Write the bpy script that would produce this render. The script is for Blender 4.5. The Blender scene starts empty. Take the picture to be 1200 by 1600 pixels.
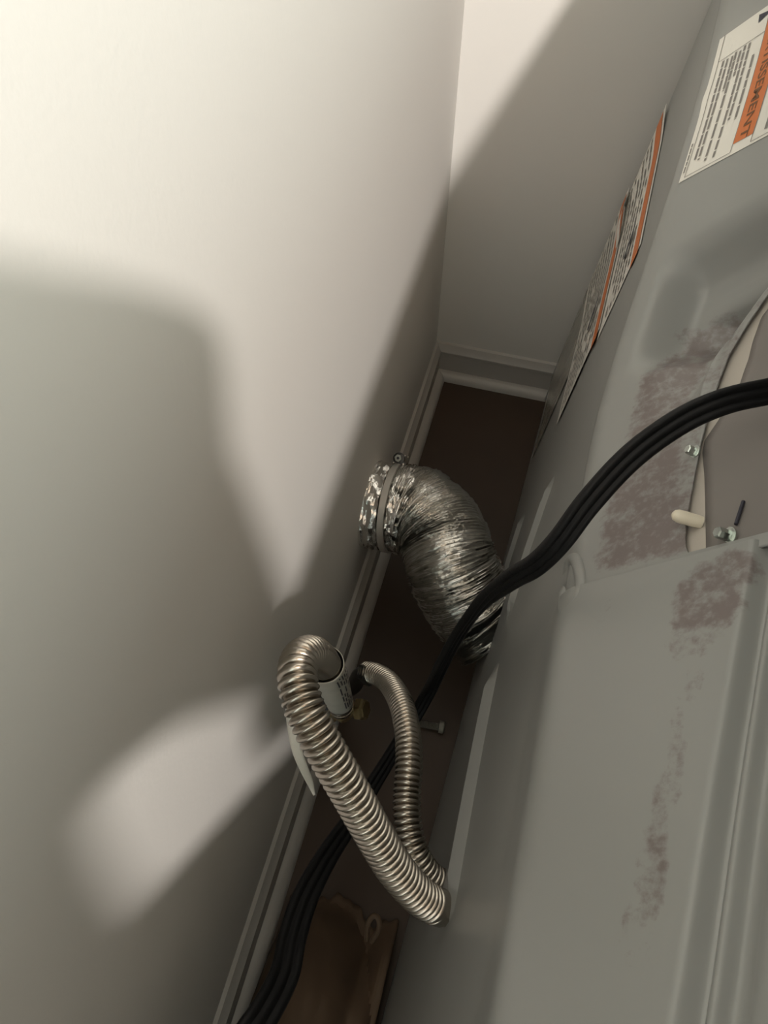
import bpy, bmesh, math, random
from math import sin, cos, pi, radians, exp
from mathutils import Vector, Matrix, noise, geometry

random.seed(7)
S = bpy.context.scene
COL = S.collection

# ------------------------------------------------------------------ camera
CAM = Vector((0.16970643, -1.00363749, 1.04))
PITCH, YAW, ROLL = radians(56.22391796), radians(-14.75815677), radians(0.42154177)
fw = Vector((sin(YAW)*cos(PITCH), cos(YAW)*cos(PITCH), -sin(PITCH)))
rt = fw.cross(Vector((0, 0, 1))).normalized()
up = rt.cross(fw)
r2 = rt*cos(ROLL) + up*sin(ROLL)
u2 = up*cos(ROLL) - rt*sin(ROLL)
cam_data = bpy.data.cameras.new('camera')
cam = bpy.data.objects.new('camera', cam_data)
COL.objects.link(cam)
cam.matrix_world = Matrix(((r2.x, u2.x, -fw.x, CAM.x), (r2.y, u2.y, -fw.y, CAM.y), (r2.z, u2.z, -fw.z, CAM.z), (0, 0, 0, 1)))
cam_data.sensor_fit = 'VERTICAL'
cam_data.sensor_height = 32.0
cam_data.lens = 1200/1600*32.0
cam_data.clip_start = 0.02
S.camera = cam

# ------------------------------------------------------------------ light and exposure
W = bpy.data.worlds.new('room_ambience')
S.world = W
W.use_nodes = True
bg = W.node_tree.nodes['Background']
bg.inputs[0].default_value = (0.87, 1.0, 0.94, 1)
bg.inputs[1].default_value = 2.3
LAMP = Vector((1.34, -2.75, 3.12))
ld = bpy.data.lights.new('ceiling_bulb', 'POINT')
ld.energy = 765
ld.shadow_soft_size = 0.075
ld.color = (1.0, 0.935, 0.885)
lo = bpy.data.objects.new('ceiling_bulb', ld)
COL.objects.link(lo)
lo.location = LAMP
S.view_settings.view_transform = 'Standard'
S.view_settings.look = 'None'
S.view_settings.gamma = 1.0
S.view_settings.use_curve_mapping = False
S.view_settings.exposure = 0.0

# ------------------------------------------------------------------ helpers
def new_mat(name, col, rough=0.6, metal=0.0, var=0.0, vscale=6.0, bump=0.0, bscale=60.0, spec=0.5, coords='Object'):
    m = bpy.data.materials.new(name)
    m.use_nodes = True
    nt = m.node_tree
    b = nt.nodes['Principled BSDF']
    b.inputs['Roughness'].default_value = rough
    b.inputs['Metallic'].default_value = metal
    b.inputs['Specular IOR Level'].default_value = spec
    b.inputs['Base Color'].default_value = (*col, 1)
    tc = nt.nodes.new('ShaderNodeTexCoord')
    if var:
        n = nt.nodes.new('ShaderNodeTexNoise')
        n.inputs['Scale'].default_value = vscale
        n.inputs['Detail'].default_value = 5
        nt.links.new(tc.outputs[coords], n.inputs['Vector'])
        mx = nt.nodes.new('ShaderNodeMix')
        mx.data_type = 'RGBA'
        mx.inputs[6].default_value = (*[max(0, c*(1-var)) for c in col], 1)
        mx.inputs[7].default_value = (*[min(1, c*(1+var)) for c in col], 1)
        nt.links.new(n.outputs['Fac'], mx.inputs[0])
        nt.links.new(mx.outputs[2], b.inputs['Base Color'])
    if bump:
        n2 = nt.nodes.new('ShaderNodeTexNoise')
        n2.inputs['Scale'].default_value = bscale
        n2.inputs['Detail'].default_value = 4
        nt.links.new(tc.outputs[coords], n2.inputs['Vector'])
        bp = nt.nodes.new('ShaderNodeBump')
        bp.inputs['Strength'].default_value = bump
        bp.inputs['Distance'].default_value = 0.002
        nt.links.new(n2.outputs['Fac'], bp.inputs['Height'])
        nt.links.new(bp.outputs['Normal'], b.inputs['Normal'])
    return m

def build(name, verts, faces, mat, parent=None, smooth=True, angle=40, recalc=False):
    me = bpy.data.meshes.new(name)
    me.from_pydata([tuple(v) for v in verts], [], faces)
    if recalc:
        bm = bmesh.new()
        bm.from_mesh(me)
        bmesh.ops.recalc_face_normals(bm, faces=bm.faces)
        bm.to_mesh(me)
        bm.free()
    if mat:
        me.materials.append(mat)
    if smooth:
        me.polygons.foreach_set('use_smooth', [True]*len(me.polygons))
        me.set_sharp_from_angle(angle=radians(angle))
    o = bpy.data.objects.new(name, me)
    COL.objects.link(o)
    if parent:
        o.parent = parent
        o.matrix_parent_inverse = parent.matrix_world.inverted()
    return o

def bm_obj(name, bm, mat, parent=None, smooth=True, angle=40):
    bmesh.ops.recalc_face_normals(bm, faces=bm.faces)
    me = bpy.data.meshes.new(name)
    bm.to_mesh(me)
    bm.free()
    me.materials.append(mat)
    if smooth:
        me.polygons.foreach_set('use_smooth', [True]*len(me.polygons))
        me.set_sharp_from_angle(angle=radians(angle))
    o = bpy.data.objects.new(name, me)
    COL.objects.link(o)
    if parent:
        o.parent = parent
        o.matrix_parent_inverse = parent.matrix_world.inverted()
    return o

def box(name, lo, hi, mat, parent=None, bevel=0.0, seg=2):
    bm = bmesh.new()
    bmesh.ops.create_cube(bm, size=1)
    for v in bm.verts:
        v.co = Vector([lo[i] + (v.co[i]+.5)*(hi[i]-lo[i]) for i in range(3)])
    if bevel:
        bmesh.ops.bevel(bm, geom=bm.edges[:], offset=bevel, segments=seg, affect='EDGES', profile=0.5)
    return bm_obj(name, bm, mat, parent, smooth=bool(bevel), angle=35)

def thing(name, loc, label, cat, group=None):
    o = bpy.data.objects.new(name, None)
    COL.objects.link(o)
    o.empty_display_size = 0.05
    o.location = loc
    o['label'] = label
    o['category'] = cat
    if group:
        o['group'] = group
    bpy.context.view_layer.update()
    return o

def tag(o, label, cat, group=None):
    o['label'] = label
    o['category'] = cat
    if group:
        o['group'] = group
    return o

def struct(o):
    o['kind'] = 'structure'
    return o

def spline(pts, n):
    """centripetal-like Catmull-Rom through pts, resampled to n points of equal spacing"""
    P = [Vector(p) for p in pts]
    P = [P[0]*2 - P[1]] + P + [P[-1]*2 - P[-2]]
    dense = []
    for i in range(1, len(P)-2):
        a, b, c, d = P[i-1], P[i], P[i+1], P[i+2]
        for k in range(40):
            t = k/40
            dense.append(0.5*((2*b) + (c-a)*t + (2*a-5*b+4*c-d)*t*t + (3*b-a-3*c+d)*t**3))
    dense.append(P[-2].copy())
    for _ in range(8):
        dense = [dense[0]] + [(dense[i-1]+dense[i]*2+dense[i+1])/4 for i in range(1, len(dense)-1)] + [dense[-1]]
    L = [0.0]
    for i in range(1, len(dense)):
        L.append(L[-1] + (dense[i]-dense[i-1]).length)
    out, j = [], 0
    for k in range(n):
        s = L[-1]*k/(n-1)
        while j < len(L)-2 and L[j+1] < s:
            j += 1
        t = (s-L[j])/max(1e-9, L[j+1]-L[j])
        out.append(dense[j].lerp(dense[j+1], min(1, max(0, t))))
    return out, L[-1]

def frames(pts, ref=Vector((0, 0, 1))):
    T = []
    for i in range(len(pts)):
        a = pts[max(0, i-1)]; b = pts[min(len(pts)-1, i+1)]
        T.append((b-a).normalized())
    N = ref - T[0]*ref.dot(T[0])
    if N.length < 1e-3:
        N = Vector((1, 0, 0)) - T[0]*T[0].x
    N.normalize()
    out = []
    for t in T:
        N = (N - t*N.dot(t)).normalized()
        out.append((t, N, t.cross(N)))
    return out

def tube(name, pts, rad, mat, parent=None, segs=20, caps=True, ref=Vector((0, 0, 1)), angle=60):
    """rad(i, k) -> radius at ring i, segment k (or a number)"""
    F = frames(pts, ref)
    V, Q = [], []
    for i, p in enumerate(pts):
        t, n, b = F[i]
        for k in range(segs):
            a = 2*pi*k/segs
            r = rad(i, k) if callable(rad) else rad
            V.append(p + (n*cos(a) + b*sin(a))*r)
    for i in range(len(pts)-1):
        for k in range(segs):
            k2 = (k+1) % segs
            Q.append((i*segs+k, i*segs+k2, (i+1)*segs+k2, (i+1)*segs+k))
    if caps:
        Q.append(tuple(range(segs-1, -1, -1)))
        Q.append(tuple((len(pts)-1)*segs+k for k in range(segs)))
    return build(name, V, Q, mat, parent, angle=angle)

def lathe(name, p0, axis, prof, mat, parent=None, segs=24, angle=40):
    """prof: list of (distance along axis, radius)"""
    ax = Vector(axis).normalized()
    n = ax.orthogonal().normalized()
    b = ax.cross(n)
    V, Q = [], []
    for d, r in prof:
        for k in range(segs):
            a = 2*pi*k/segs
            V.append(Vector(p0) + ax*d + (n*cos(a)+b*sin(a))*max(r, 1e-5))
    for i in range(len(prof)-1):
        for k in range(segs):
            k2 = (k+1) % segs
            Q.append((i*segs+k, i*segs+k2, (i+1)*segs+k2, (i+1)*segs+k))
    Q.append(tuple(range(segs-1, -1, -1)))
    Q.append(tuple((len(prof)-1)*segs+k for k in range(segs)))
    return build(name, V, Q, mat, parent, angle=angle)

def lerp_tab(tab, x):
    if x <= tab[0][0]:
        return tab[0][1]
    for (a, va), (b, vb) in zip(tab, tab[1:]):
        if x <= b:
            return va + (vb-va)*(x-a)/(b-a)
    return tab[-1][1]

def sstep(a, b, x):
    t = min(1, max(0, (x-a)/(b-a)))
    return t*t*(3-2*t)

# ------------------------------------------------------------------ materials
M_wall = new_mat('painted_wall', (0.56, 0.545, 0.515), 0.75, var=0.02, vscale=3, bump=0.06, bscale=220, spec=0.25)
M_ceiling = new_mat('low_bounce_ceiling', (0.16, 0.12, 0.085), 0.8, var=0.15, vscale=4)  # ceiling coloured dark to cut bounced lamp light; the timber look is invented
M_trim = new_mat('painted_trim', (0.36, 0.345, 0.32), 0.45, var=0.10, vscale=14, bump=0.12, bscale=90)
M_floor = new_mat('brown_floor', (0.042, 0.025, 0.0145), 0.6, var=0.45, vscale=5, bump=0.15, bscale=40)
M_foil = new_mat('duct_foil', (0.78, 0.77, 0.74), 0.21, 1.0, var=0.12, vscale=50, bump=0.35, bscale=200)
M_foil2 = new_mat('crumpled_foil', (0.82, 0.81, 0.78), 0.26, 1.0, bump=0.9, bscale=120)
M_steel = new_mat('bright_steel', (0.80, 0.78, 0.74), 0.34, 0.8)
M_zinc = new_mat('zinc_plated', (0.62, 0.68, 0.64), 0.25, 1.0)
M_flex = new_mat('stainless_flex', (0.46, 0.42, 0.365), 0.27, 1.0, var=0.15, vscale=30)
M_brass = new_mat('dull_brass', (0.45, 0.36, 0.20), 0.35, 0.9)
M_black = new_mat('black_rubber', (0.005, 0.005, 0.0055), 0.5, var=0.3, vscale=60, bump=0.15, bscale=300, spec=0.22)
M_dark = new_mat('dark_steel', (0.05, 0.05, 0.05), 0.4, 0.6)
M_oldsteel = new_mat('dusty_steel', (0.20, 0.19, 0.16), 0.6, 0.3)
M_paper = new_mat('label_paper', (0.74, 0.72, 0.66), 0.55)
M_tag = new_mat('tag_paper', (0.62, 0.60, 0.53), 0.6, var=0.12, vscale=40)
M_ink = new_mat('grey_ink', (0.22, 0.205, 0.19), 0.6)
M_ink2 = new_mat('black_ink', (0.03, 0.03, 0.045), 0.6)
M_orange = new_mat('orange_ink', (0.58, 0.17, 0.05), 0.55)
M_brownink = new_mat('brown_ink', (0.16, 0.07, 0.025), 0.55)
M_film = new_mat('clear_film', (0.30, 0.29, 0.25), 0.22, var=0.2, vscale=25, bump=0.4, bscale=30)
M_beige = new_mat('beige_plate', (0.48, 0.44, 0.39), 0.6)
M_cover = new_mat('mauve_grey_cover', (0.20, 0.183, 0.172), 0.5, var=0.08, vscale=12)
M_plug = new_mat('ivory_plastic', (0.74, 0.68, 0.55), 0.4)
M_white = new_mat('white_enamel', (0.78, 0.78, 0.76), 0.3)
M_bag = new_mat('brown_paper', (0.095, 0.06, 0.035), 0.75, var=0.18, vscale=9, bump=0.3, bscale=60)
M_wood = new_mat('plywood', (0.42, 0.30, 0.18), 0.6, var=0.2, vscale=8)  # used only on the added shadow-casting board

def panel_material():
    """grey galvanised sheet with brownish-purple lint stains where the mesh attribute 'stain' allows them"""
    m = new_mat('grey_sheet_metal', (0.285, 0.290, 0.278), 0.36, 0.0, bump=0.06, bscale=25, spec=0.6)
    nt = m.node_tree
    b = nt.nodes['Principled BSDF']
    tc = nt.nodes.new('ShaderNodeTexCoord')
    at = nt.nodes.new('ShaderNodeAttribute'); at.attribute_name = 'stain'
    n1 = nt.nodes.new('ShaderNodeTexNoise'); n1.inputs['Scale'].default_value = 62; n1.inputs['Detail'].default_value = 8; n1.inputs['Roughness'].default_value = 0.68
    n2 = nt.nodes.new('ShaderNodeTexNoise'); n2.inputs['Scale'].default_value = 200; n2.inputs['Detail'].default_value = 4
    nt.links.new(tc.outputs['Object'], n1.inputs['Vector'])
    nt.links.new(tc.outputs['Object'], n2.inputs['Vector'])
    add = nt.nodes.new('ShaderNodeMath'); add.operation = 'MULTIPLY_ADD'
    nt.links.new(n2.outputs['Fac'], add.inputs[0]); add.inputs[1].default_value = 0.45
    nt.links.new(n1.outputs['Fac'], add.inputs[2])
    sub = nt.nodes.new('ShaderNodeMath'); sub.operation = 'ADD'
    nt.links.new(add.outputs[0], sub.inputs[0]); nt.links.new(at.outputs['Fac'], sub.inputs[1])
    mr = nt.nodes.new('ShaderNodeMapRange'); mr.interpolation_type = 'SMOOTHSTEP'
    mr.inputs['From Min'].default_value = 1.02; mr.inputs['From Max'].default_value = 1.36
    mr.inputs['To Min'].default_value = 0.0; mr.inputs['To Max'].default_value = 0.95
    nt.links.new(sub.outputs[0], mr.inputs['Value'])
    mx = nt.nodes.new('ShaderNodeMix'); mx.data_type = 'RGBA'
    mx.inputs[6].default_value = (0.285, 0.290, 0.278, 1)
    mx.inputs[7].default_value = (0.165, 0.136, 0.131, 1)
    nt.links.new(mr.outputs[0], mx.inputs[0])
    nt.links.new(mx.outputs[2], b.inputs['Base Color'])
    return m
M_panel = panel_material()

# ------------------------------------------------------------------ room shell
struct(box('wall_left', (-0.10, -3.2, 0), (0, 0.10, 3.6), M_wall))
struct(box('wall_far', (0, 0, 0), (2.6, 0.10, 3.6), M_wall))
struct(box('ceiling', (-0.10, -3.2, 3.6), (2.6, 0.10, 3.7), M_ceiling))
struct(box('floor', (-0.10, -3.2, -0.06), (2.6, 0.10, 0), M_floor))

def molding(name, prof, axis, length, mat):
    """prof: list of (out, z); axis 'y' runs along the left wall, 'x' along the far wall"""
    V, Q = [], []
    n = len(prof)
    for e in range(2):
        for o_, z in prof:
            if axis == 'y':
                V.append((o_, -length if e else -o_, z))
            else:
                V.append((length if e else o_, -o_, z))
    for k in range(n):
        k2 = (k+1) % n
        Q.append((k, k2, n+k2, n+k))
    Q.append(tuple(range(n))); Q.append(tuple(range(2*n-1, n-1, -1)))
    return struct(build(name, V, Q, mat, recalc=True, angle=30))

base_prof = [(0, 0.0), (0.009, 0.0), (0.009, 0.054), (0.0115, 0.057), (0.0115, 0.061), (0.0075, 0.066), (0.0045, 0.073), (0.0, 0.075)]
shoe_prof = [(0.0095, 0.0)] + [(0.0095+0.0145*cos(a), 0.0165*sin(a)) for a in [radians(x) for x in (0, 15, 30, 45, 60, 75, 90)]]
molding('baseboard_left', base_prof, 'y', 3.2, M_trim)
molding('baseboard_far', base_prof, 'x', 2.6, M_trim)
molding('trim_1', shoe_prof, 'y', 3.2, M_trim)
molding('trim_2', shoe_prof, 'x', 2.6, M_trim)

# ------------------------------------------------------------------ dryer
ZB = [(-1.2, .6), (-1.137, .6), (-1.075, .5978), (-1.012, .593), (-.949, .5869), (-.887, .5766), (-.824, .5656), (-.761, .5548), (-.699, .5433), (-.636, .5323), (-.573, .5236), (-.511, .5221), (-.448, .5484), (-.385, .5994), (-.323, .6413), (-.26, .6693), (-.197, .6872), (-.135, .6984), (-.072, .7067), (-.01, .7115)]
Y_FAR, Y_NEAR = -0.03, -1.19
SA, CA_ = sin(radians(50)), cos(radians(50))
def zb(y):
    return (lerp_tab(ZB, y-.03) + 2*lerp_tab(ZB, y) + lerp_tab(ZB, y+.03))/4
def xa(y, z):
    return .208 + .042*y + .1*z
NA = Vector((-1, .042, .1)).normalized()
NB = Vector((-SA, 0, CA_))
S_MAX = 0.215
def PA(y, z, off=0.0):
    return Vector((xa(y, z), y, z)) + NA*off
def PB(y, s, off=0.0):
    """upper bevelled face; s < 0 continues down the lower face; the fold itself is a small radius"""
    z = zb(y)
    R = 0.012
    if s <= -R:
        return PA(y, z+s, off)
    if s < R:
        t = (s+R)/(2*R)
        a, b, c = PA(y, z-R), PA(y, z), Vector((xa(y, z)+R*CA_, y, z+R*SA))
        p = a*(1-t)**2 + b*2*t*(1-t) + c*t*t
        return p + NA.lerp(NB, t).normalized()*off
    return Vector((xa(y, z)+s*CA_, y, z+s*SA)) + NB*off

dryer = thing('clothes_dryer', (0.6, -0.645, 0), 'grey sheet-metal back of a dryer with stains, labels and a round-cornered cutout', 'dryer')
Y_SEAM = -0.715

def grid_panel(name, ys, ss, disp, mat, inside=None, stain=None, surf=PB):
    V, Q, st = [], [], []
    ny, ns = len(ys), len(ss)
    for y in ys:
        for s in ss:
            V.append(surf(y, s, disp(y, s)))
            st.append(stain(y, s) if stain else 0.0)
    for i in range(ny-1):
        for j in range(ns-1):
            if inside is None or inside((ys[i]+ys[i+1])/2, (ss[j]+ss[j+1])/2):
                Q.append((i*ns+j, i*ns+j+1, (i+1)*ns+j+1, (i+1)*ns+j))
    o = build(name, V, Q, mat, dryer, angle=50)
    a = o.data.attributes.new('stain', 'FLOAT', 'POINT')
    a.data.foreach_set('value', st)
    return o

def lin(a, b, n):
    return [a + (b-a)*i/(n-1) for i in range(n)]

# the cutout in the upper face: its edge as (y -> s of the left rim)
HOLE = [(-.7105, .1000), (-.7095, .0945), (-.703, .0928), (-.6952, .0923), (-.6775, .093), (-.6353, .0985), (-.6033, .1028), (-.5636, .1095), (-.5198, .1198), (-.4947, .1322), (-.4747, .1452), (-.462, .160), (-.455, .180), (-.453, .195)]
def hole_s(y):
    return lerp_tab(HOLE, y) if -.7105 <= y <= -.453 else 9.0

def blob(y, s, cy, cs, ry, rs):
    d = math.sqrt(((y-cy)/ry)**2 + ((s-cs)/rs)**2)
    return 1 - sstep(0.55, 1.15, d)
def stain_amt(y, s):
    a = 0.0
    # broad lint patch beside the cutout
    lo = lerp_tab([(-.72, .016), (-.66, .015), (-.60, .024), (-.54, .031), (-.48, .033), (-.44, .034)], y)
    a = max(a, sstep(lo-.008, lo+.016, s)*(1-sstep(-.448, -.428, y))*sstep(-.722, -.700, y)*(1 - .35*sstep(.080, .092, s)*sstep(-.7, -.6, y)))
    # trail down the lower face
    for cy, cs, ry, rs, g in ((-.752, .110, .035, .030, 1.0), (-.775, .100, .03, .020, .75), (-.735, .125, .02, .02, .9), (-.745, .036, .016, .012, .5), (-.81, .102, .03, .008, .62), (-.85, .092, .04, .0075, .66), (-.885, .084, .03, .008, .72), (-.915, .080, .03, .013, .72), (-.94, .074, .02, .014, .6)):
        a = max(a, g*blob(y, s, cy, cs, ry, rs))
    return 0.56*a

def disp_upper(y, s):
    # scoop that dips towards the cutout, with a rolled lip beside the hole
    hs = min(hole_s(y), .2)
    clear = sstep(.006, .032, hs - s)
    c1 = -.394 - .05*max(0, s-.06)
    d = -0.036*sstep(c1, c1-.020, y)*sstep(.016, .050, s)*(1-sstep(-.455, -.505, y))*clear
    c2 = -.436 + .05*max(0, s-.10)
    d += -0.016*sstep(c2, c2-.010, y)*sstep(.048, .090, s)*(1-sstep(-.50, -.58, y))*clear
    if y > -.62:
        e = (s - (lerp_tab([(-.62, .094), (-.52, .105), (-.49, .112), (-.455, .126), (-.43, .150), (-.41, .19)], y)))
        d += 0.0035*exp(-(e/.0035)**2)*sstep(-.60, -.53, y)
    return d

# lower vertical face (runs right down to the floor pan), fold and upper bevelled face: two sheets meeting at the seam
def disp_zero(y, s): return 0.0
ys_low = lin(Y_NEAR, Y_SEAM, 90)
def fillet_inside(y, s):
    return True
# cover sheet below the seam stands 3 mm proud and has a rounded top corner at the fold
NEARS = [-.0119] + lin(-.010, .010, 9) + lin(.014, S_MAX, 60)
def disp_cover(y, s):
    d = 0.003*sstep(-.709, -.716, y)
    # two long pressed ribs near the right edge
    c1 = lerp_tab([(-1.05, .088), (-.97, .101), (-.93, .107), (-.87, .117), (-.806, .129), (-.743, .1405), (-.70, .149)], y)
    w = .0065
    d += -0.009*(sstep(c1-.002, c1+.0025, s) - sstep(c1+w+.003, c1+w+.009, s))
    return d
def rib_c(y):
    return lerp_tab([(-1.05, .088), (-.97, .101), (-.93, .107), (-.87, .117), (-.806, .129), (-.743, .1405), (-.70, .149)], y)
V, Q, ST = [], [], []
ys_c = lin(Y_NEAR, -.990, 12)[:-1] + lin(-.990, Y_SEAM, 150)
for y in ys_c:
    c1 = sum(rib_c(y+d) for d in (-.03, -.015, 0, .015, .03))/5
    row = [-.0119] + lin(-.010, .010, 9) + lin(.014, c1-.010, 45) + [c1-.008, c1-.006, c1-.0045]
    row += [c1+d for d in (-.003, -.002, -.001, 0, .001, .002, .003, .004)] + [c1+.0065+d for d in (-.001, .0, .001, .0025, .004, .0055, .007, .0085)] + lin(c1+.018, S_MAX, 24)
    for s_ in row:
        e = s_ - c1
        d = 0.003*sstep(-.709, -.716, y) - .010*sstep(-.008, .002, e) + .0045*sstep(.002, .0055, e) - .0065*sstep(.0065, .0135, e) + .012*sstep(.015, .030, e)
        V.append(PB(y, s_, d))
        ST.append(stain_amt(y, s_))
nsc = len(row)
for i in range(len(ys_c)-1):
    for j in range(nsc-1):
        Q.append((i*nsc+j, i*nsc+j+1, (i+1)*nsc+j+1, (i+1)*nsc+j))
cover = build('access_cover', V, Q, M_panel, dryer, angle=50)
cover.data.attributes.new('stain', 'FLOAT', 'POINT').data.foreach_set('value', ST)
cover['label'] = 'lower cover sheet with brown lint trail'

ys_up = lin(-.7205, -.44, 180) + lin(-.438, Y_FAR, 60)
ss_up = [-.0119] + lin(-.010, .010, 9) + lin(.012, .17, 110) + lin(.175, S_MAX, 8)
def up_inside(y, s):
    return s < hole_s(y)
# hole rim: the mesh columns are pulled to the rim so that its edge stays smooth
V, Q, ST = [], [], []
NSU = 110
cols = []
for y in ys_up:
    hs = hole_s(y)
    end = min(hs, S_MAX)
    row = [-.0119] + lin(-.010, .010, 9) + lin(.012, end, NSU)
    cols.append(row)
ns = len(cols[0])
for y, row in zip(ys_up, cols):
    for s in row:
        V.append(PB(y, s, disp_upper(y, s)))
        ST.append(stain_amt(y, s))
for i in range(len(ys_up)-1):
    for j in range(ns-1):
        Q.append((i*ns+j, i*ns+j+1, (i+1)*ns+j+1, (i+1)*ns+j))
upper = build('back_panel', V, Q, M_panel, dryer, angle=60)
a_ = upper.data.attributes.new('stain', 'FLOAT', 'POINT')
a_.data.foreach_set('value', ST)
upper['label'] = 'upper back sheet with brown lint patch'
sm = upper.modifiers.new('sheet', 'SOLIDIFY'); sm.thickness = 0.0015; sm.offset = -1

# lower face
def disp_low(y, z):
    return -0.004*(1-sstep(.015, .045, z))
ys_A = lin(Y_NEAR, Y_FAR, 124)
V, Q = [], []
NZ = 60
for y in ys_A:
    zt = zb(y) - .0119
    for k in range(NZ):
        z = .012 + (zt-.012)*k/(NZ-1)
        off = 0.003*sstep(-.709, -.716, y)*sstep(zt-.05, zt-.0, z) if y < -.70 else 0.0
        V.append(PA(y, z, disp_low(y, z)+off))
for i in range(len(ys_A)-1):
    for k in range(NZ-1):
        Q.append((i*NZ+k, i*NZ+k+1, (i+1)*NZ+k+1, (i+1)*NZ+k))
low = build('base_panel', V, Q, M_panel, dryer, angle=50)

# cabinet behind the bulging back, its end caps, top and feet
def poly_prism(name, pts2, y0, y1, mat, parent):
    n = len(pts2)
    V = [(x, y0, z) for x, z in pts2] + [(x, y1, z) for x, z in pts2]
    Q = [(k, (k+1) % n, n+(k+1) % n, n+k) for k in range(n)] + [tuple(range(n)), tuple(range(2*n-1, n-1, -1))]
    return build(name, V, Q, mat, parent, smooth=False, recalc=True)
box('cabinet', (.405, Y_NEAR, .012), (1.02, Y_FAR, .918), M_white, dryer, 0.006)
V, Q = [], []
for y in lin(Y_NEAR, Y_FAR, 40):
    p = PB(y, S_MAX)
    V += [p, Vector((p.x+.004, y, p.z+.004)), Vector((.41, y, .918))]
for i in range(39):
    for j in range(2):
        Q.append((i*3+j, i*3+j+1, i*3+j+4, i*3+j+3))
build('rear_sheet', V, Q, M_panel, dryer)
for y, nm in ((Y_FAR, 'end_cap'), (Y_NEAR, 'end_cap')):
    pr = [PA(y, .012)] + [PB(y, s) for s in (-.0119, -.006, 0, .006, .012, S_MAX)]
    V = pr + [Vector((.41, y, .918)), Vector((.41, y, .012))]
    build(nm, V, [tuple(range(len(V)))], M_panel, dryer, smooth=False)
poly = [(.27, Y_FAR), (1.03, Y_FAR), (1.03, -1.25), (.310, -1.25), (.290, -1.24), (.277, -1.222), (.27, -1.198)]  # lid overhang and cut corner shaped to cast the wall shadow
nl = len(poly)
build('top_lid', [(x, y, .905) for x, y in poly] + [(x, y, .94) for x, y in poly], [(k, (k+1) % nl, nl+(k+1) % nl, nl+k) for k in range(nl)] + [tuple(range(nl)), tuple(range(2*nl-1, nl-1, -1))], M_white, dryer, smooth=False, recalc=True)
box('light_block_apron', (.272, Y_NEAR+.002, .845), (.41, Y_FAR-.002, .91), M_panel, dryer, 0.004)  # unseen apron added to keep lamp light off the hose
for fx, fy in ((.30, -.09), (.30, -1.12), (.95, -.09), (.95, -1.12)):
    lathe('foot', (fx, fy, 0), (0, 0, 1), [(0, .018), (.006, .018), (.008, .008), (.014, .008)], M_dark, dryer, 12)

# long pressed ribs low on the vertical face
def rib_on_A(pts, w, h):
    path, L = spline([PA(y, z) for y, z in pts], 40)
    V, Q = [], []
    for i, p in enumerate(path):
        f = min(1, min(i, 39-i)/5)
        t = (path[min(39, i+1)]-path[max(0, i-1)]).normalized()
        sd = NA.cross(t).normalized()
        if sd.z < 0: sd = -sd
        prof = [(-w, -.002), (-w*.55, h*f), (-w*.30, h*f*1.05), (w*.62, -.0004), (w*.7, -.002)]
        for a, b in prof:
            V.append(p + sd*a + NA*b)
    for i in range(39):
        for k in range(4):
            Q.append((i*5+k, i*5+k+1, i*5+k+6, i*5+k+5))
    build('pressed_rib', V, Q, M_panel, dryer, recalc=True, angle=30)
rib_on_A([(-.655, .262), (-.74, .288), (-.82, .318), (-.92, .360)], .013, .0085)
rib_on_A([(-.655, .238), (-.74, .263), (-.82, .292), (-.92, .332)], .006, .0040)
rib_on_A([(-.46, .352), (-.50, .318), (-.545, .285), (-.60, .268)], .009, .0050)
rib_on_A([(-.46, .330), (-.50, .297), (-.545, .265), (-.60, .248)], .006, .0040)
rib_on_A([(-.385, .165), (-.42, .142), (-.47, .118), (-.52, .10)], .010, .0050)

# rolled ring pressed into the fold beside the seam
ring_px = [(-.6850, -.0330), (-.6772, -.0140), (-.6850, .0000), (-.7000, .0070), (-.7136, .0100), (-.7270, .0085), (-.7340, -.0020), (-.7250, -.0120), (-.7100, -.0160), (-.6950, -.0230)]
rp, _ = spline([PB(y, s, -.0022) for y, s in ring_px], 60)
tube('pressed_ring', rp, lambda i, k: .0052*min(1, (i+1)/8, (60-i)/8)+.0004, M_panel, dryer, 12)

# terminal opening: beige plate, mauve-grey cover in front of it
def sheet_on_B(name, rows, off, mat, parent, n=14, smooth=True):
    """rows: list of (y, s_left, s_right)"""
    V, Q = [], []
    for y, a, b in rows:
        for k in range(n):
            V.append(PB(y, a + (b-a)*k/(n-1), off))
    for i in range(len(rows)-1):
        for k in range(n-1):
            Q.append((i*n+k, i*n+k+1, (i+1)*n+k+1, (i+1)*n+k))
    o = build(name, V, Q, mat, parent, smooth=smooth)
    o.modifiers.new('sheet', 'SOLIDIFY').thickness = 0.001
    return o
ysP = lin(-.7085, -.440, 60)
sheet_on_B('terminal_plate', [(y, max(.085, min(hole_s(y), .19)-.015), .205) for y in ysP], -.0050, M_beige, dryer)
EDGE = [(-.709, .1050), (-.66, .1048), (-.635, .1046), (-.6105, .1030), (-.59, .1165), (-.5575, .1292), (-.53, .1350), (-.516, .1362), (-.493, .1395), (-.4834, .1475), (-.47, .165), (-.462, .185)]
EDGE2 = [(-.709, .1052), (-.66, .1046), (-.635, .1038), (-.612, .1020), (-.600, .1036), (-.585, .1130), (-.5575, .1286), (-.53, .1348), (-.516, .1362), (-.493, .1395), (-.4834, .1475), (-.47, .165), (-.462, .185)]
sheet_on_B('terminal_cover', [(y, lerp_tab(EDGE2, y), .206) for y in lin(-.7095, -.464, 80)], -.0032, M_cover, dryer)

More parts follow.
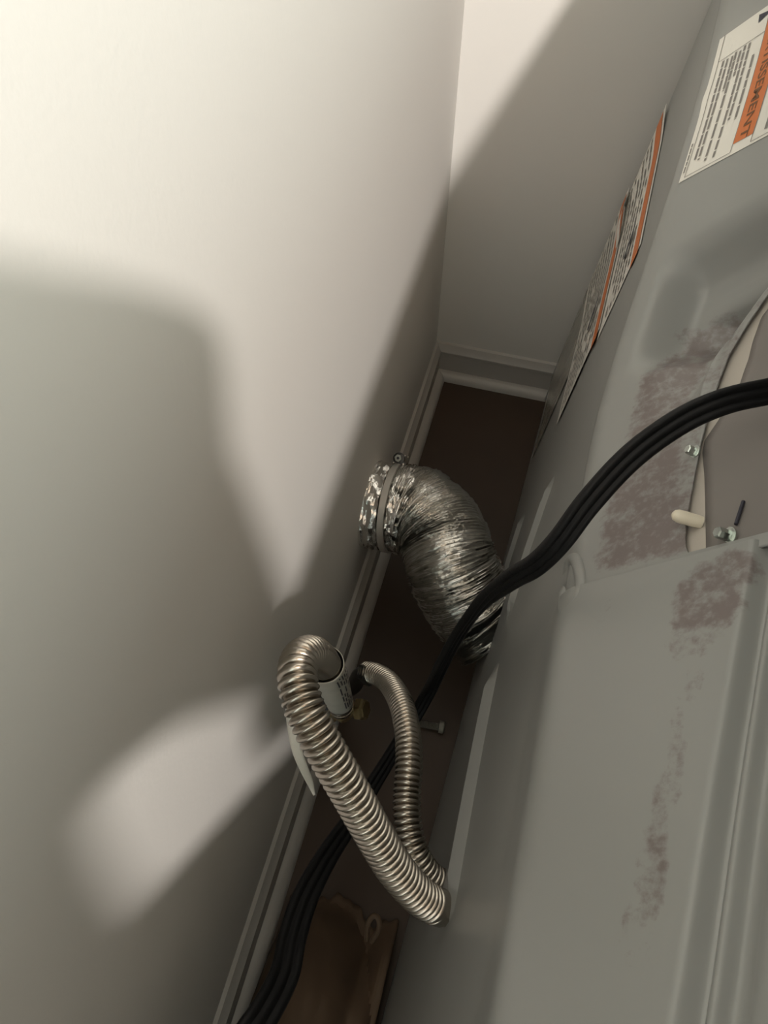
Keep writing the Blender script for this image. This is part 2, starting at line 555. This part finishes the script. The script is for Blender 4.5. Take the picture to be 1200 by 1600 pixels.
def hex_bolt(y, s, r, h, off, tilt=Vector((0, 0, 0)), washer=True, parent=dryer):
    p = PB(y, s, off)
    ax = (NB + tilt).normalized()
    b = lathe('bolt', p, ax, [(0, r*1.45), (.0012, r*1.45), (.0014, r)] + [(h*.9, r), (h, r*.82)], M_zinc, parent, 6, angle=20)
    lathe('washer', p, ax, [(0, r*1.6), (.0011, r*1.6)], M_zinc, b, 20)
hex_bolt(-.6134, .0985, .0034, .0075, .000, Vector((-.7, -.1, 0)))
hex_bolt(-.7030, .1215, .0038, .0105, -.0028, Vector((-.9, -.25, 0)))
sl0 = PB(-.6765, .1318, -.0016); sl1 = PB(-.6950, .1262, -.0016)
tube('slot', [sl0, sl0.lerp(sl1, .5), sl1], .0012, M_ink2, dryer, 8)
pp = PB(-.682, .1015, -.004)
lathe('plug', pp, Vector((-.95, -.02, .12)), [(0, .0042), (.004, .0044), (.012, .0046), (.016, .0044), (.0185, .0034), (.0198, .0016), (.0200, .0003)], M_plug, dryer, 20, angle=80)

# ---- warning labels -------------------------------------------------
def patch(name, surf, u0, u1, v0, v1, off, mat, parent, nu=10, nv=6, skew=0.0, thick=0.0, warp=None):
    """rectangle on a surface: u along y, v along the height parameter"""
    V, Q = [], []
    for i in range(nu):
        for j in range(nv):
            v = v0 + (v1-v0)*j/(nv-1)
            u = u0 + (u1-u0)*i/(nu-1) + skew*(v-v0)
            V.append(surf(u, v, off + (warp(u, v) if warp else 0)))
    for i in range(nu-1):
        for j in range(nv-1):
            Q.append((i*nv+j, i*nv+j+1, (i+1)*nv+j+1, (i+1)*nv+j))
    return build(name, V, Q, mat, parent)

def multi_patch(name, surf, rects, off, mat, parent, skew=0.0, v_ref=0.0, warp=None):
    V, Q = [], []
    for u0, u1, v0, v1 in rects:
        n = max(2, int(abs(u1-u0)/.012)+2)
        b = len(V)
        for i in range(n):
            for v in (v0, v1):
                u = u0 + (u1-u0)*i/(n-1) + skew*(v-v_ref)
                V.append(surf(u, v, off + (warp(u, v) if warp else 0)))
        for i in range(n-1):
            Q.append((b+2*i, b+2*i+1, b+2*i+3, b+2*i+2))
    o = build(name, V, Q, mat, parent, smooth=False)
    o['kind'] = 'stuff'
    return o

LS = -0.12            # the label sits slightly askew
LAB0, LAB1 = -.1905, -.3363
def lwarp(y, s):
    return .0016*exp(-((y+.262)/.010)**2)*exp(-((s-.004)/.010)**2)
lab = patch('warning_label', PB, LAB0, LAB1, .0075, .150, .0006, M_paper, dryer, 40, 40, LS, warp=lwarp)
lab['label'] = 'white warning label with an orange band'
band = patch('orange_band', PB, -.2075, LAB1+.0022, .0575, .0755, .0010, M_orange, lab, 30, 4, LS, warp=lwarp)
rules = [(LAB0, LAB1+.0016, .0130, .0136), (-.2245, -.2251, .0136, .0575), (LAB1+.0022, LAB1+.0018, .0130, .0575), (LAB1+.0022, LAB1+.0018, .0755, .150), (-.2075, LAB1+.002, .0570, .0576), (-.2075, LAB1+.002, .0754, .0760)]
multi_patch('rule_line', PB, rules, .0011, M_ink, lab, LS, .0075, lwarp)
words = []
rnd = random.Random(3)
for row, (v, ua, ub) in enumerate([(.0180, -.2275, -.3230), (.0222, -.2285, -.3250), (.0270, -.2290, -.2660), (.0302, -.2270, -.3290), (.0345, -.2290, -.2560), (.0385, -.2265, -.3300), (.0430, -.2270, -.3020), (.0500, -.2450, -.3050)]):
    u = ua
    while u > ub:
        w = rnd.uniform(.005, .014)
        words.append((u, max(ub, u-w), v, v+.0022))
        u -= w + rnd.uniform(.0010, .0016)
for v, ua, ub in [(.0098, -.305, -.331)]:
    u = ua
    while u > ub:
        w = rnd.uniform(.003, .006)
        words.append((u, max(ub, u-w), v, v+.0014))
        u -= w + .001
for v, ua, ub in [(.0860, -.255, -.33), (.093, -.25, -.32), (.100, -.25, -.33)]:
    u = ua
    while u > ub:
        w = rnd.uniform(.006, .014)
        words.append((u, max(ub, u-w), v, v+.0030))
        u -= w + .0014
multi_patch('printed_text', PB, words, .0011, M_ink, lab, LS, .0075, lwarp)
# warning triangle at the head of the band
tri = [PB(-.1965 + LS*.04, .0470, .0012), PB(-.2065 + LS*.047, .0480, .0012), PB(-.2010 + LS*.055, .0600, .0012)]
build('warning_triangle', tri, [(0, 1, 2)], M_ink2, lab, smooth=False)

def lettering(name, body, size, u_of, mat, parent, shear=0.0, xs=1.0):
    cu = bpy.data.curves.new(name, 'FONT')
    cu.body = body
    cu.size = size
    cu.offset = size*.010
    cu.shear = shear
    cu.resolution_u = 3
    tmp = bpy.data.objects.new(name, cu)
    COL.objects.link(tmp)
    bpy.context.view_layer.update()
    me = bpy.data.meshes.new_from_object(tmp)
    bpy.data.objects.remove(tmp)
    V = [u_of(v.co.x*xs, v.co.y) for v in me.vertices]
    Q = [tuple(p.vertices) for p in me.polygons]
    return build(name, V, Q, mat, parent, smooth=False), max(v.co.x for v in me.vertices)*xs
def on_band(x, y):
    s = .0618 + y
    return PB(-.2135 - x + LS*(s-.0075), s, .0013)
txt, wl = lettering('lettering', 'AVERTISSEMENT', .0135, lambda x, y: Vector((x, y, 0)), M_brownink, lab)
kx = .1145/wl
for v in txt.data.vertices:
    v.co = on_band(v.co.x*kx, .0012 + v.co.y*.76)

# labels pasted on the steep lower face at the far end
def side_label(yA, yB, z0, z1, off, bar, seed, mat=M_paper):
    def w(y, z):
        return .0030*sstep(-.13, -.045, y)
    l = patch('side_label', PA, yA, yB, z0, z1, off, mat, dryer, 24, 10, 0.06, warp=w)
    rn = random.Random(seed)
    if bar:
        b = patch('orange_band', PA, yA, yB, z1-.026, z1-.006, off+.0006, M_orange, l, 24, 3, .06, warp=w)
        ws = []
        z = z1-.040
        while z > z0+.012:
            u = yA-.012
            while u > yB+.012:
                d = rn.uniform(.008, .02)
                if rn.random() > .15:
                    ws.append((u, max(yB+.008, u-d), z, z+.0045))
                u -= d+.003
            z -= .013
        multi_patch('printed_text', PA, ws, off+.0007, M_ink, l, .06, z0, w)
    return l
l1 = side_label(-.050, -.322, .430, .556, .0010, True, 1)
l1['label'] = 'uppermost white label with orange band on the steep face'
l2 = side_label(-.036, -.318, .275, .436, .0024, True, 2)
l2['label'] = 'second white label with orange band'
l3 = side_label(-.034, -.225, .080, .285, .0012, False, 3, M_film)
l3['label'] = 'glossy clear film strip'
# loose curled lip on the second label
cp = [PA(-.045, .44, .003), PA(-.075, .452, .008), PA(-.11, .450, .010), PA(-.15, .44, .004)]
V, Q = [], []
cl, _ = spline(cp, 20)
for p in cl:
    V += [p, p + Vector((.0, 0, -.018))]
for i in range(19):
    Q.append((2*i, 2*i+1, 2*i+3, 2*i+2))
build('curled_lip', V, Q, M_paper, l2)
build('tear_mark', [PA(-.228, .520, .003), PA(-.250, .512, .003), PA(-.262, .498, .003), PA(-.256, .490, .003), PA(-.240, .505, .003), PA(-.225, .515, .003)], [(0, 1, 2, 3, 4, 5)], M_ink2, l1, smooth=False)
build('tear_mark', [PA(-.200, .395, .005), PA(-.225, .385, .005), PA(-.238, .368, .005), PA(-.230, .36, .005), PA(-.212, .378, .005), PA(-.197, .388, .005)], [(0, 1, 2, 3, 4, 5)], M_ink2, l2, smooth=False)

# ------------------------------------------------------------------ foil exhaust duct
DUCT = [(.024, -.4332, .1745), (.0552, -.4333, .180), (.0822, -.4433, .185), (.1069, -.4678, .185), (.1262, -.4985, .178), (.1482, -.5205, .155), (.1730, -.5343, .130), (.2060, -.5540, .112)]
duct = thing('exhaust_duct', (.03, -.4353, .175), 'crinkled silver foil vent duct curving from the wall into the dryer', 'duct')
ND = 620
dp, dl = spline(DUCT, ND)
nring = 88
prng = random.Random(11)
amp = [prng.uniform(.45, 1.35) for _ in range(nring+2)]
wob = [prng.uniform(-.35, .35) for _ in range(nring+2)]
R0 = .0575
def duct_r(i, k):
    s = i/(ND-1)*nring
    a = 2*pi*k/72
    ph = s + .28*noise.noise(Vector((cos(a)*1.6, sin(a)*1.6, s*.12)))
    j = min(nring, int(ph) if ph > 0 else 0)
    f = ph - math.floor(ph)
    ridge = (1-abs(2*f-1))
    body = sstep(0, .05, i/(ND-1))
    n = noise.noise(Vector((cos(a)*7, sin(a)*7, s*.9)))*.0011 + noise.noise(Vector((cos(a)*2.2, sin(a)*2.2, s*.25)))*.0018
    end = 1 - .06*(1-body)
    return R0*end + (.0066*amp[j]*(ridge-.5))*(.35+.65*body) + n
tube('flexible_hose', dp, duct_r, M_foil, duct, 72, caps=False, angle=75)
# crumpled collar of foil between clamp and wall
ax = (dp[8]-dp[0]).normalized()
ax = Vector((.985, -.02, .12)).normalized()
def rumpled(name, p0, x0, x1, r0, r1, amp_, seed, mat, nring_=14, seg=72):
    n = ax.orthogonal().normalized(); b = ax.cross(n)
    V, Q = [], []
    for i in range(nring_):
        t = i/(nring_-1)
        for k in range(seg):
            a = 2*pi*k/seg
            q = Vector((cos(a)*5.5+seed, sin(a)*5.5, t*2.6))
            r = r0 + (r1-r0)*t + amp_*(noise.noise(q) + .6*noise.noise(q*2.3)) - (.002 if i in (0, nring_-1) else 0)
            V.append(Vector(p0) + ax*(x0+(x1-x0)*t + .002*noise.noise(q*1.7)) + (n*cos(a)+b*sin(a))*r)
    for i in range(nring_-1):
        for k in range(seg):
            k2 = (k+1) % seg
            Q.append((i*seg+k, i*seg+k2, (i+1)*seg+k2, (i+1)*seg+k))
    o = build(name, V, Q, mat, duct, angle=18)
    o.modifiers.new('sheet', 'SOLIDIFY').thickness = .0008
    return o
CW = Vector((.0005, -.4338, .171))
rumpled('wall_collar', CW, .001, .0275, .0605, .0590, .0034, 3.1, M_foil2)
rumpled('foil_cuff', CW, .0375, .066, .0600, .0600, .0036, 8.4, M_foil2)
# worm-drive clamp
def ring_band(name, p0, x0, x1, r, th, mat, seg=64):
    return lathe_tube(name, p0, x0, x1, r, th, mat, seg)
def lathe_tube(name, p0, x0, x1, r, th, mat, seg):
    n = ax.orthogonal().normalized(); b = ax.cross(n)
    prof = [(x0, r), (x0+.0006, r+th), (x1-.0006, r+th), (x1, r), (x1, r-.002), (x0, r-.002)]
    V, Q = [], []
    for d, rr in prof:
        for k in range(seg):
            a = 2*pi*k/seg
            V.append(Vector(p0)+ax*d+(n*cos(a)+b*sin(a))*rr)
    m = len(prof)
    for i in range(m):
        i2 = (i+1) % m
        for k in range(seg):
            k2 = (k+1) % seg
            Q.append((i*seg+k, i*seg+k2, i2*seg+k2, i2*seg+k))
    return build(name, V, Q, mat, duct, recalc=True, angle=30)
clamp = lathe_tube('clamp_band', CW, .0280, .0372, .0605, .0014, M_steel, 72)
# housing and screw at the far upper side of the clamp
up_dir = Vector((0, .80, .60)); up_dir = (up_dir - ax*up_dir.dot(ax)).normalized()
tan_dir = ax.cross(up_dir).normalized()
def oriented_box(name, c, ex, ey, ez, h, mat, parent, bevel=.001):
    bm = bmesh.new()
    bmesh.ops.create_cube(bm, size=1)
    for v in bm.verts:
        v.co = c + ex*(v.co.x*h[0]) + ey*(v.co.y*h[1]) + ez*(v.co.z*h[2])
    bmesh.ops.bevel(bm, geom=bm.edges[:], offset=bevel, segments=2, affect='EDGES')
    return bm_obj(name, bm, mat, parent, angle=35)
hc = CW + ax*.0325 + up_dir*.0665
if tan_dir.z < 0: tan_dir = -tan_dir
house = oriented_box('worm_housing', hc, ax, tan_dir, up_dir, (.0135, .018, .011), M_steel, duct)
lathe('clamp_screw', hc + tan_dir*.006 + up_dir*.001 , tan_dir, [(0, .0062), (.004, .0062), (.0045, .0080), (.0075, .0080), (.008, .0070)], M_dark, house, 20)
lathe('screw_head', hc + tan_dir*.0135 + up_dir*.001, tan_dir, [(0, .0052), (.004, .0052), (.0046, .0045)], M_zinc, house, 6, angle=20)
lathe('screw_socket', hc + tan_dir*.0180 + up_dir*.001, tan_dir, [(0, .0020), (.0004, .0020)], M_ink2, house, 6, angle=20)
tongue_dir = (-tan_dir)
oriented_box('band_tongue', CW + ax*.0325 + (up_dir*.93 - tan_dir*.36).normalized()*.0622, ax, (tan_dir*.93+up_dir*.36).normalized(), (up_dir*.93 - tan_dir*.36).normalized(), (.0125, .016, .0012), M_steel, duct, .0004)
ring_ = lathe_tube('wall_ring', Vector((.0, -.4338, .1705)), .0, .006, .0575, .0035, M_foil2, 48)

# ------------------------------------------------------------------ corrugated hoses
def corrugated(name, pts, R, pitch, depth, mat, parent, segs=28, per=8, wire=.5):
    _, L = spline(pts, 10)
    nr = int(L/pitch)
    n = nr*per+1
    p, _ = spline(pts, n)
    def rad(i, k):
        f = (i % per)/per
        return R - depth*(1 - (0.5+0.5*cos(2*pi*f))**wire)
    return tube(name, p, rad, mat, parent, segs, angle=75)
HOSE = [(.0384, -.7047, .135), (.0430, -.7243, .24), (.0480, -.7449, .34), (.0528, -.7655, .42), (.0541, -.7830, .475), (.0529, -.7999, .503), (.0567, -.8170, .513), (.0659, -.8335, .512), (.0764, -.8453, .506), (.0932, -.8597, .49), (.1135, -.8752, .465), (.1344, -.8908, .432), (.1548, -.9046, .40), (.1752, -.9129, .37), (.190, -.9142, .348)]
hose = thing('gas_hose', (.0384, -.7047, .02), 'thick ribbed steel gas hose arching off the wall valve beside the paper tag', 'hose', None)
corrugated('ribbed_tube', HOSE, .0150, .0058, .0042, M_flex, hose, per=10, wire=.38)
d_end = (Vector((.2096, -.9136, .33)) - Vector((.190, -.9142, .348))).normalized()
lathe('end_fitting', Vector((.188, -.9142, .350)), d_end, [(0, .0140), (.004, .0146), (.012, .0146), (.0125, .0125), (.030, .0125)], M_flex, hose, 24)
vd = (Vector(HOSE[0]) - Vector(HOSE[2])).normalized()
lathe('hose_ferrule', Vector(HOSE[0])-vd*.006, vd, [(0, .0155), (.016, .0155), (.017, .012), (.020, .012)], M_flex, hose, 24)
lathe('flare_nut', Vector(HOSE[0])+vd*.012, vd, [(0, .0150), (.002, .0175), (.018, .0175), (.020, .0150)], M_brass, hose, 6, angle=20)

valve = thing('gas_valve', (.03, -.6975, .0), 'small hexagonal brass gas valve low on the wall under the hose', 'valve')
lathe('valve_body', Vector(HOSE[0])+vd*.032, vd, [(0, .010), (.004, .0135), (.016, .0135), (.020, .010), (.050, .010)], M_brass, valve, 20)
lathe('valve_hex', (.020, -.693, .088), (1, 0, 0), [(0, .0165), (.002, .019), (.010, .019), (.012, .0165)], M_brass, valve, 8, angle=20)
lathe('wall_pipe', (.0, -.693, .088), (1, 0, 0), [(0, .011), (.036, .011)], M_dark, valve, 16)
lathe('valve_nut', (.0430, -.690, .086), (.80, .05, .35), [(0, .009), (.010, .009), (.0105, .0125), (.013, .0145), (.021, .0145), (.023, .0115), (.025, .0115), (.0255, .006)], M_brass, valve, 6, angle=20)

HOSE2 = [(.0596, -.6600, .148), (.0750, -.6684, .17), (.0945, -.6867, .2), (.1163, -.7226, .245), (.1319, -.7604, .275), (.1413, -.7936, .285), (.1461, -.8202, .285), (.1530, -.8452, .285), (.1647, -.8669, .28), (.1811, -.8797, .265), (.1960, -.8829, .25)]
hose2 = thing('water_hose', (.0, -.6560, .02), 'thinner ribbed steel hose arching behind the thick one, by the black cord', 'hose', None)
corrugated('ribbed_tube', HOSE2, .0136, .0056, .0036, M_flex, hose2, per=10, wire=.38)
lathe('start_fitting', Vector(HOSE2[0])+Vector((.008, -.005, .010)), (Vector(HOSE2[0])-Vector(HOSE2[1])), [(0, .0140), (.003, .0150), (.014, .0150), (.0165, .012)], M_dark, hose2, 6, angle=20)
h2d = (Vector(HOSE2[1])-Vector(HOSE2[0])).normalized()
tube('hose_stub', spline([(.0, -.6560, .040), (.020, -.6560, .042), (.038, -.6560, .075), (.048, -.6570, .120), (.0605, -.6605, .149)], 20)[0], .0105, M_dark, hose2, 16)
lathe('end_fitting', Vector((.190, -.8820, .256)), Vector((.8, -.1, -.5)), [(0, .0120), (.006, .0130), (.020, .0130)], M_flex, hose2, 20)

# paper tag wrapped round the upright run of the gas hose, with a loose tail
tagp = thing('paper_tag', (.05, -.75, .25), 'pale printed paper tag wrapped round the upright gas hose, tail hanging', 'tag')
cpts, _ = spline([(.0395, -.7090, .16), HOSE[1], HOSE[2], (.0518, -.7610, .403)], 24)
FR = frames(cpts)
V, Q = [], []
NA_ = 30
for i, p in enumerate(cpts):
    t, n, b = FR[i]
    for k in range(NA_):
        a = -2.6 + 4.9*k/(NA_-1)
        r = .0158 + .0022*(i/23)
        V.append(p + (Vector((1, 0, 0))*cos(a-.35) + Vector((0, 1, 0))*sin(a-.35))*r)
for i in range(23):
    for k in range(NA_-1):
        Q.append((i*NA_+k, i*NA_+k+1, (i+1)*NA_+k+1, (i+1)*NA_+k))
sleeve = build('tag_sleeve', V, Q, M_tag, tagp)
sleeve.modifiers.new('sheet', 'SOLIDIFY').thickness = .0006
V2, Q2 = [], []
rn = random.Random(5)
for line in range(7):
    a = -.35 + .18*line
    i = 3
    while i < 22:
        w = rn.choice((2, 3, 4))
        if rn.random() < .8:
            for ii in range(i, min(22, i+w)):
                b0 = len(V2)
                for (q, da) in ((ii, 0), (ii, .085), (min(23, ii+1), .085), (min(23, ii+1), 0)):
                    r = .0158 + .0022*(q/23) + .0007
                    V2.append(cpts[q] + (Vector((1, 0, 0))*cos(a+da-.35) + Vector((0, 1, 0))*sin(a+da-.35))*r)
                Q2.append((b0, b0+1, b0+2, b0+3))
        i += w+1
build('printed_text', V2, Q2, M_ink2, tagp, smooth=False)['kind'] = 'stuff'
tail_l = [(.0392, -.8110, .455), (.0420, -.8230, .435), (.0490, -.8390, .412), (.0560, -.8475, .388), (.0640, -.8530, .352), (.0675, -.8546, .330)]
tail_r = [(.0540, -.8180, .462), (.0570, -.8270, .447), (.0575, -.8360, .425), (.0605, -.8420, .405), (.0672, -.8490, .365), (.0690, -.8540, .332)]
L_, _ = spline(tail_l, 24); R_, _ = spline(tail_r, 24)
V, Q = [], []
for i in range(24):
    for k in range(5):
        p = L_[i].lerp(R_[i], k/4)
        V.append(p + Vector((0, 0, .002*sin(k*pi/4))))
for i in range(23):
    for k in range(4):
        Q.append((i*5+k, i*5+k+1, (i+1)*5+k+1, (i+1)*5+k))
tl = build('tag_tail', V, Q, M_tag, tagp)
tl.modifiers.new('sheet', 'SOLIDIFY').thickness = .0005

# ------------------------------------------------------------------ black power cord
CORD = [(.41, -.560, .650), (.3494, -.5888, .665), (.3247, -.6026, .665), (.2981, -.6145, .66), (.2732, -.6308, .65), (.2479, -.6563, .635), (.2281, -.6850, .615), (.2161, -.7037, .59), (.2055, -.7082, .56), (.1924, -.7015, .52), (.1754, -.6889, .45), (.1615, -.6868, .38), (.1519, -.6929, .32), (.1410, -.7067, .25), (.1243, -.7413, .20), (.1083, -.7893, .19), (.0954, -.8414, .21), (.0843, -.8874, .24), (.0793, -.9272, .27), (.0804, -.9603, .29), (.0851, -.9894, .31), (.0815, -1.0178, .33), (.0726, -1.0453, .34), (.050, -1.12, .33), (.012, -1.22, .31)]
NC = 240
cp, _ = spline(CORD, NC)
WID = [(0, .0092), (.12, .0092), (.28, .0090), (.36, .0078), (.40, .0072), (.50, .0082), (.58, .0085), (.66, .0105), (.75, .0128), (.85, .0130), (1, .0120)]
ROLLS = [(0, .15), (.15, .2), (.30, .45), (.37, .9), (.43, .7), (.55, .55), (.70, .2), (.85, 0), (1, 0)]
face_n = Vector((.10, -.42, .90)).normalized()
V, Q = [], []
prof = []
for lobe in (-1, 0, 1):
    for a in (150, 120, 90, 60, 30):
        prof.append((lobe*.655 + .345*cos(radians(a)), .40*sin(radians(a))))
prof += [(-x, -y) for x, y in prof]
npf = len(prof)
for i, p in enumerate(cp):
    t = (cp[min(NC-1, i+1)] - cp[max(0, i-1)]).normalized()
    side = t.cross(face_n).normalized()
    nrm = side.cross(t).normalized()
    fr = i/(NC-1)
    w = lerp_tab(WID, fr)
    ro = lerp_tab(ROLLS, fr)
    s2 = side*cos(ro) + nrm*sin(ro)
    n2 = nrm*cos(ro) - side*sin(ro)
    for a, b in prof:
        V.append(p + s2*(a*w) + n2*(b*.0105))
for i in range(NC-1):
    for k in range(npf):
        k2 = (k+1) % npf
        Q.append((i*npf+k, i*npf+k2, (i+1)*npf+k2, (i+1)*npf+k))
Q.append(tuple(range(npf-1, -1, -1))); Q.append(tuple((NC-1)*npf+k for k in range(npf)))
cord = build('power_cord', V, Q, M_black, None, recalc=True, angle=70)
tag(cord, 'flat black three-strand power cord arcing over the gap to the wall', 'cord')

# ------------------------------------------------------------------ bits lying on the floor
bolt = thing('loose_screw', (.1304, -.6581, .006), 'small pale screw lying on the dark floor by the dryer base', 'screw')
tube('threaded_shank', [Vector((.128, -.6583, .0065)).lerp(Vector((.158, -.6562, .0065)), i/40) for i in range(41)], lambda i, k: .0042 + (.0013 if i % 2 else 0), M_oldsteel, bolt, 14)
lathe('screw_head', (.158, -.6562, .0085), (1, .07, 0), [(0, .008), (.003, .0085), (.006, .0085), (.008, .006)], M_oldsteel, bolt, 14)

def crumpled_sheet():
    cx, cy = .105, -1.055
    V, Q = [], []
    nx, ny = 46, 60
    for i in range(nx):
        for j in range(ny):
            u, v = i/(nx-1), j/(ny-1)
            x = .030 + u*.134
            y = -1.24 + v*(.335 + .035*noise.noise(Vector((u*3.1, 2.2, 0))) + .012*noise.noise(Vector((u*11, 5.2, 0))))
            d = math.sqrt(((x-.085)/.078)**2 + ((y+1.07)/.17)**2)
            z = .012 + .105*max(0, 1-d**2.2)
            z += .012*noise.noise(Vector((x*22, y*16, .3))) + .006*abs(noise.noise(Vector((x*48, y*36, 4.1))))
            z += .045*sstep(.130, .158, x)*sstep(-.90, -.97, y)
            z *= sstep(-.885, -.93, y)*.97+.03
            V.append((x, y, max(.002, z)))
    for i in range(nx-1):
        for j in range(ny-1):
            Q.append((i*ny+j, i*ny+j+1, (i+1)*ny+j+1, (i+1)*ny+j))
    return V, Q
bag = thing('paper_bag', (.105, -1.055, 0), 'crumpled brown paper bag lying on the floor at the near end', 'bag')
V, Q = crumpled_sheet()
bs = build('bag_body', V, Q, M_bag, bag, angle=25)
bs.modifiers.new('sheet', 'SOLIDIFY').thickness = .0012
lp, _ = spline([(.134, -.930, .060), (.132, -.918, .082), (.136, -.909, .092), (.142, -.910, .091), (.145, -.919, .083), (.140, -.931, .060)], 40)
tube('bag_handle', lp, .0030, M_bag, bag, 10)

# ------------------------------------------------------------------ behind the viewpoint: unseen washer and board, both added to shape the wall shadow
washer = thing('light_blocker_washer', (.65, -1.75, 0), 'white washing machine shape added out of view to block light', 'washer')
box('cabinet', (.20, -2.08, .02), (1.0, -1.30, .915), M_white, washer, .012, 3)
box('top_lid', (.19, -2.09, .915), (1.01, -1.29, .94), M_white, washer, .008, 3)
for fx, fy in ((.26, -1.40), (.26, -2.02), (.94, -1.40), (.94, -2.02)):
    lathe('foot', (fx, fy, 0), (0, 0, 1), [(0, .02), (.012, .02), (.014, .01), (.022, .01)], M_dark, washer, 12)
bd = [(-1.153, .9405), (-1.150, .950), (-1.133, .974), (-1.109, 1.015), (-1.090, 1.050), (-1.079, 1.072), (-1.063, 1.085), (-1.045, 1.098), (-1.037, 1.109), (-1.038, 1.119), (-1.046, 1.130), (-1.062, 1.147), (-1.083, 1.165), (-1.20, 1.27), (-1.30, 1.36), (-1.345, 1.503), (-1.395, 1.503), (-1.40, .9405), (-1.345, .9405), (-1.322, 1.009), (-1.290, 1.039), (-1.264, 1.058), (-1.245, 1.046), (-1.224, 1.022), (-1.214, .989), (-1.206, .9405)]  # outline and arch shaped to cast the wall shadow and its light patch
n = len(bd)
bn = Vector((1, 0, .5)).normalized()*.012
V = [(.283-.5*(z-.94), y, z) for y, z in bd] + [Vector((.283-.5*(z-.94), y, z))+Vector((bn.x, 0, bn.z)) for y, z in bd]
Q = [(k, (k+1) % n, n+(k+1) % n, n+k) for k in range(n)] + [tuple(range(n)), tuple(range(2*n-1, n-1, -1))]
board = build('shadow_caster_board', V, Q, M_wood, None, smooth=False, recalc=True)
tag(board, 'arched board added out of view to cast the shadow on the left wall', 'board')
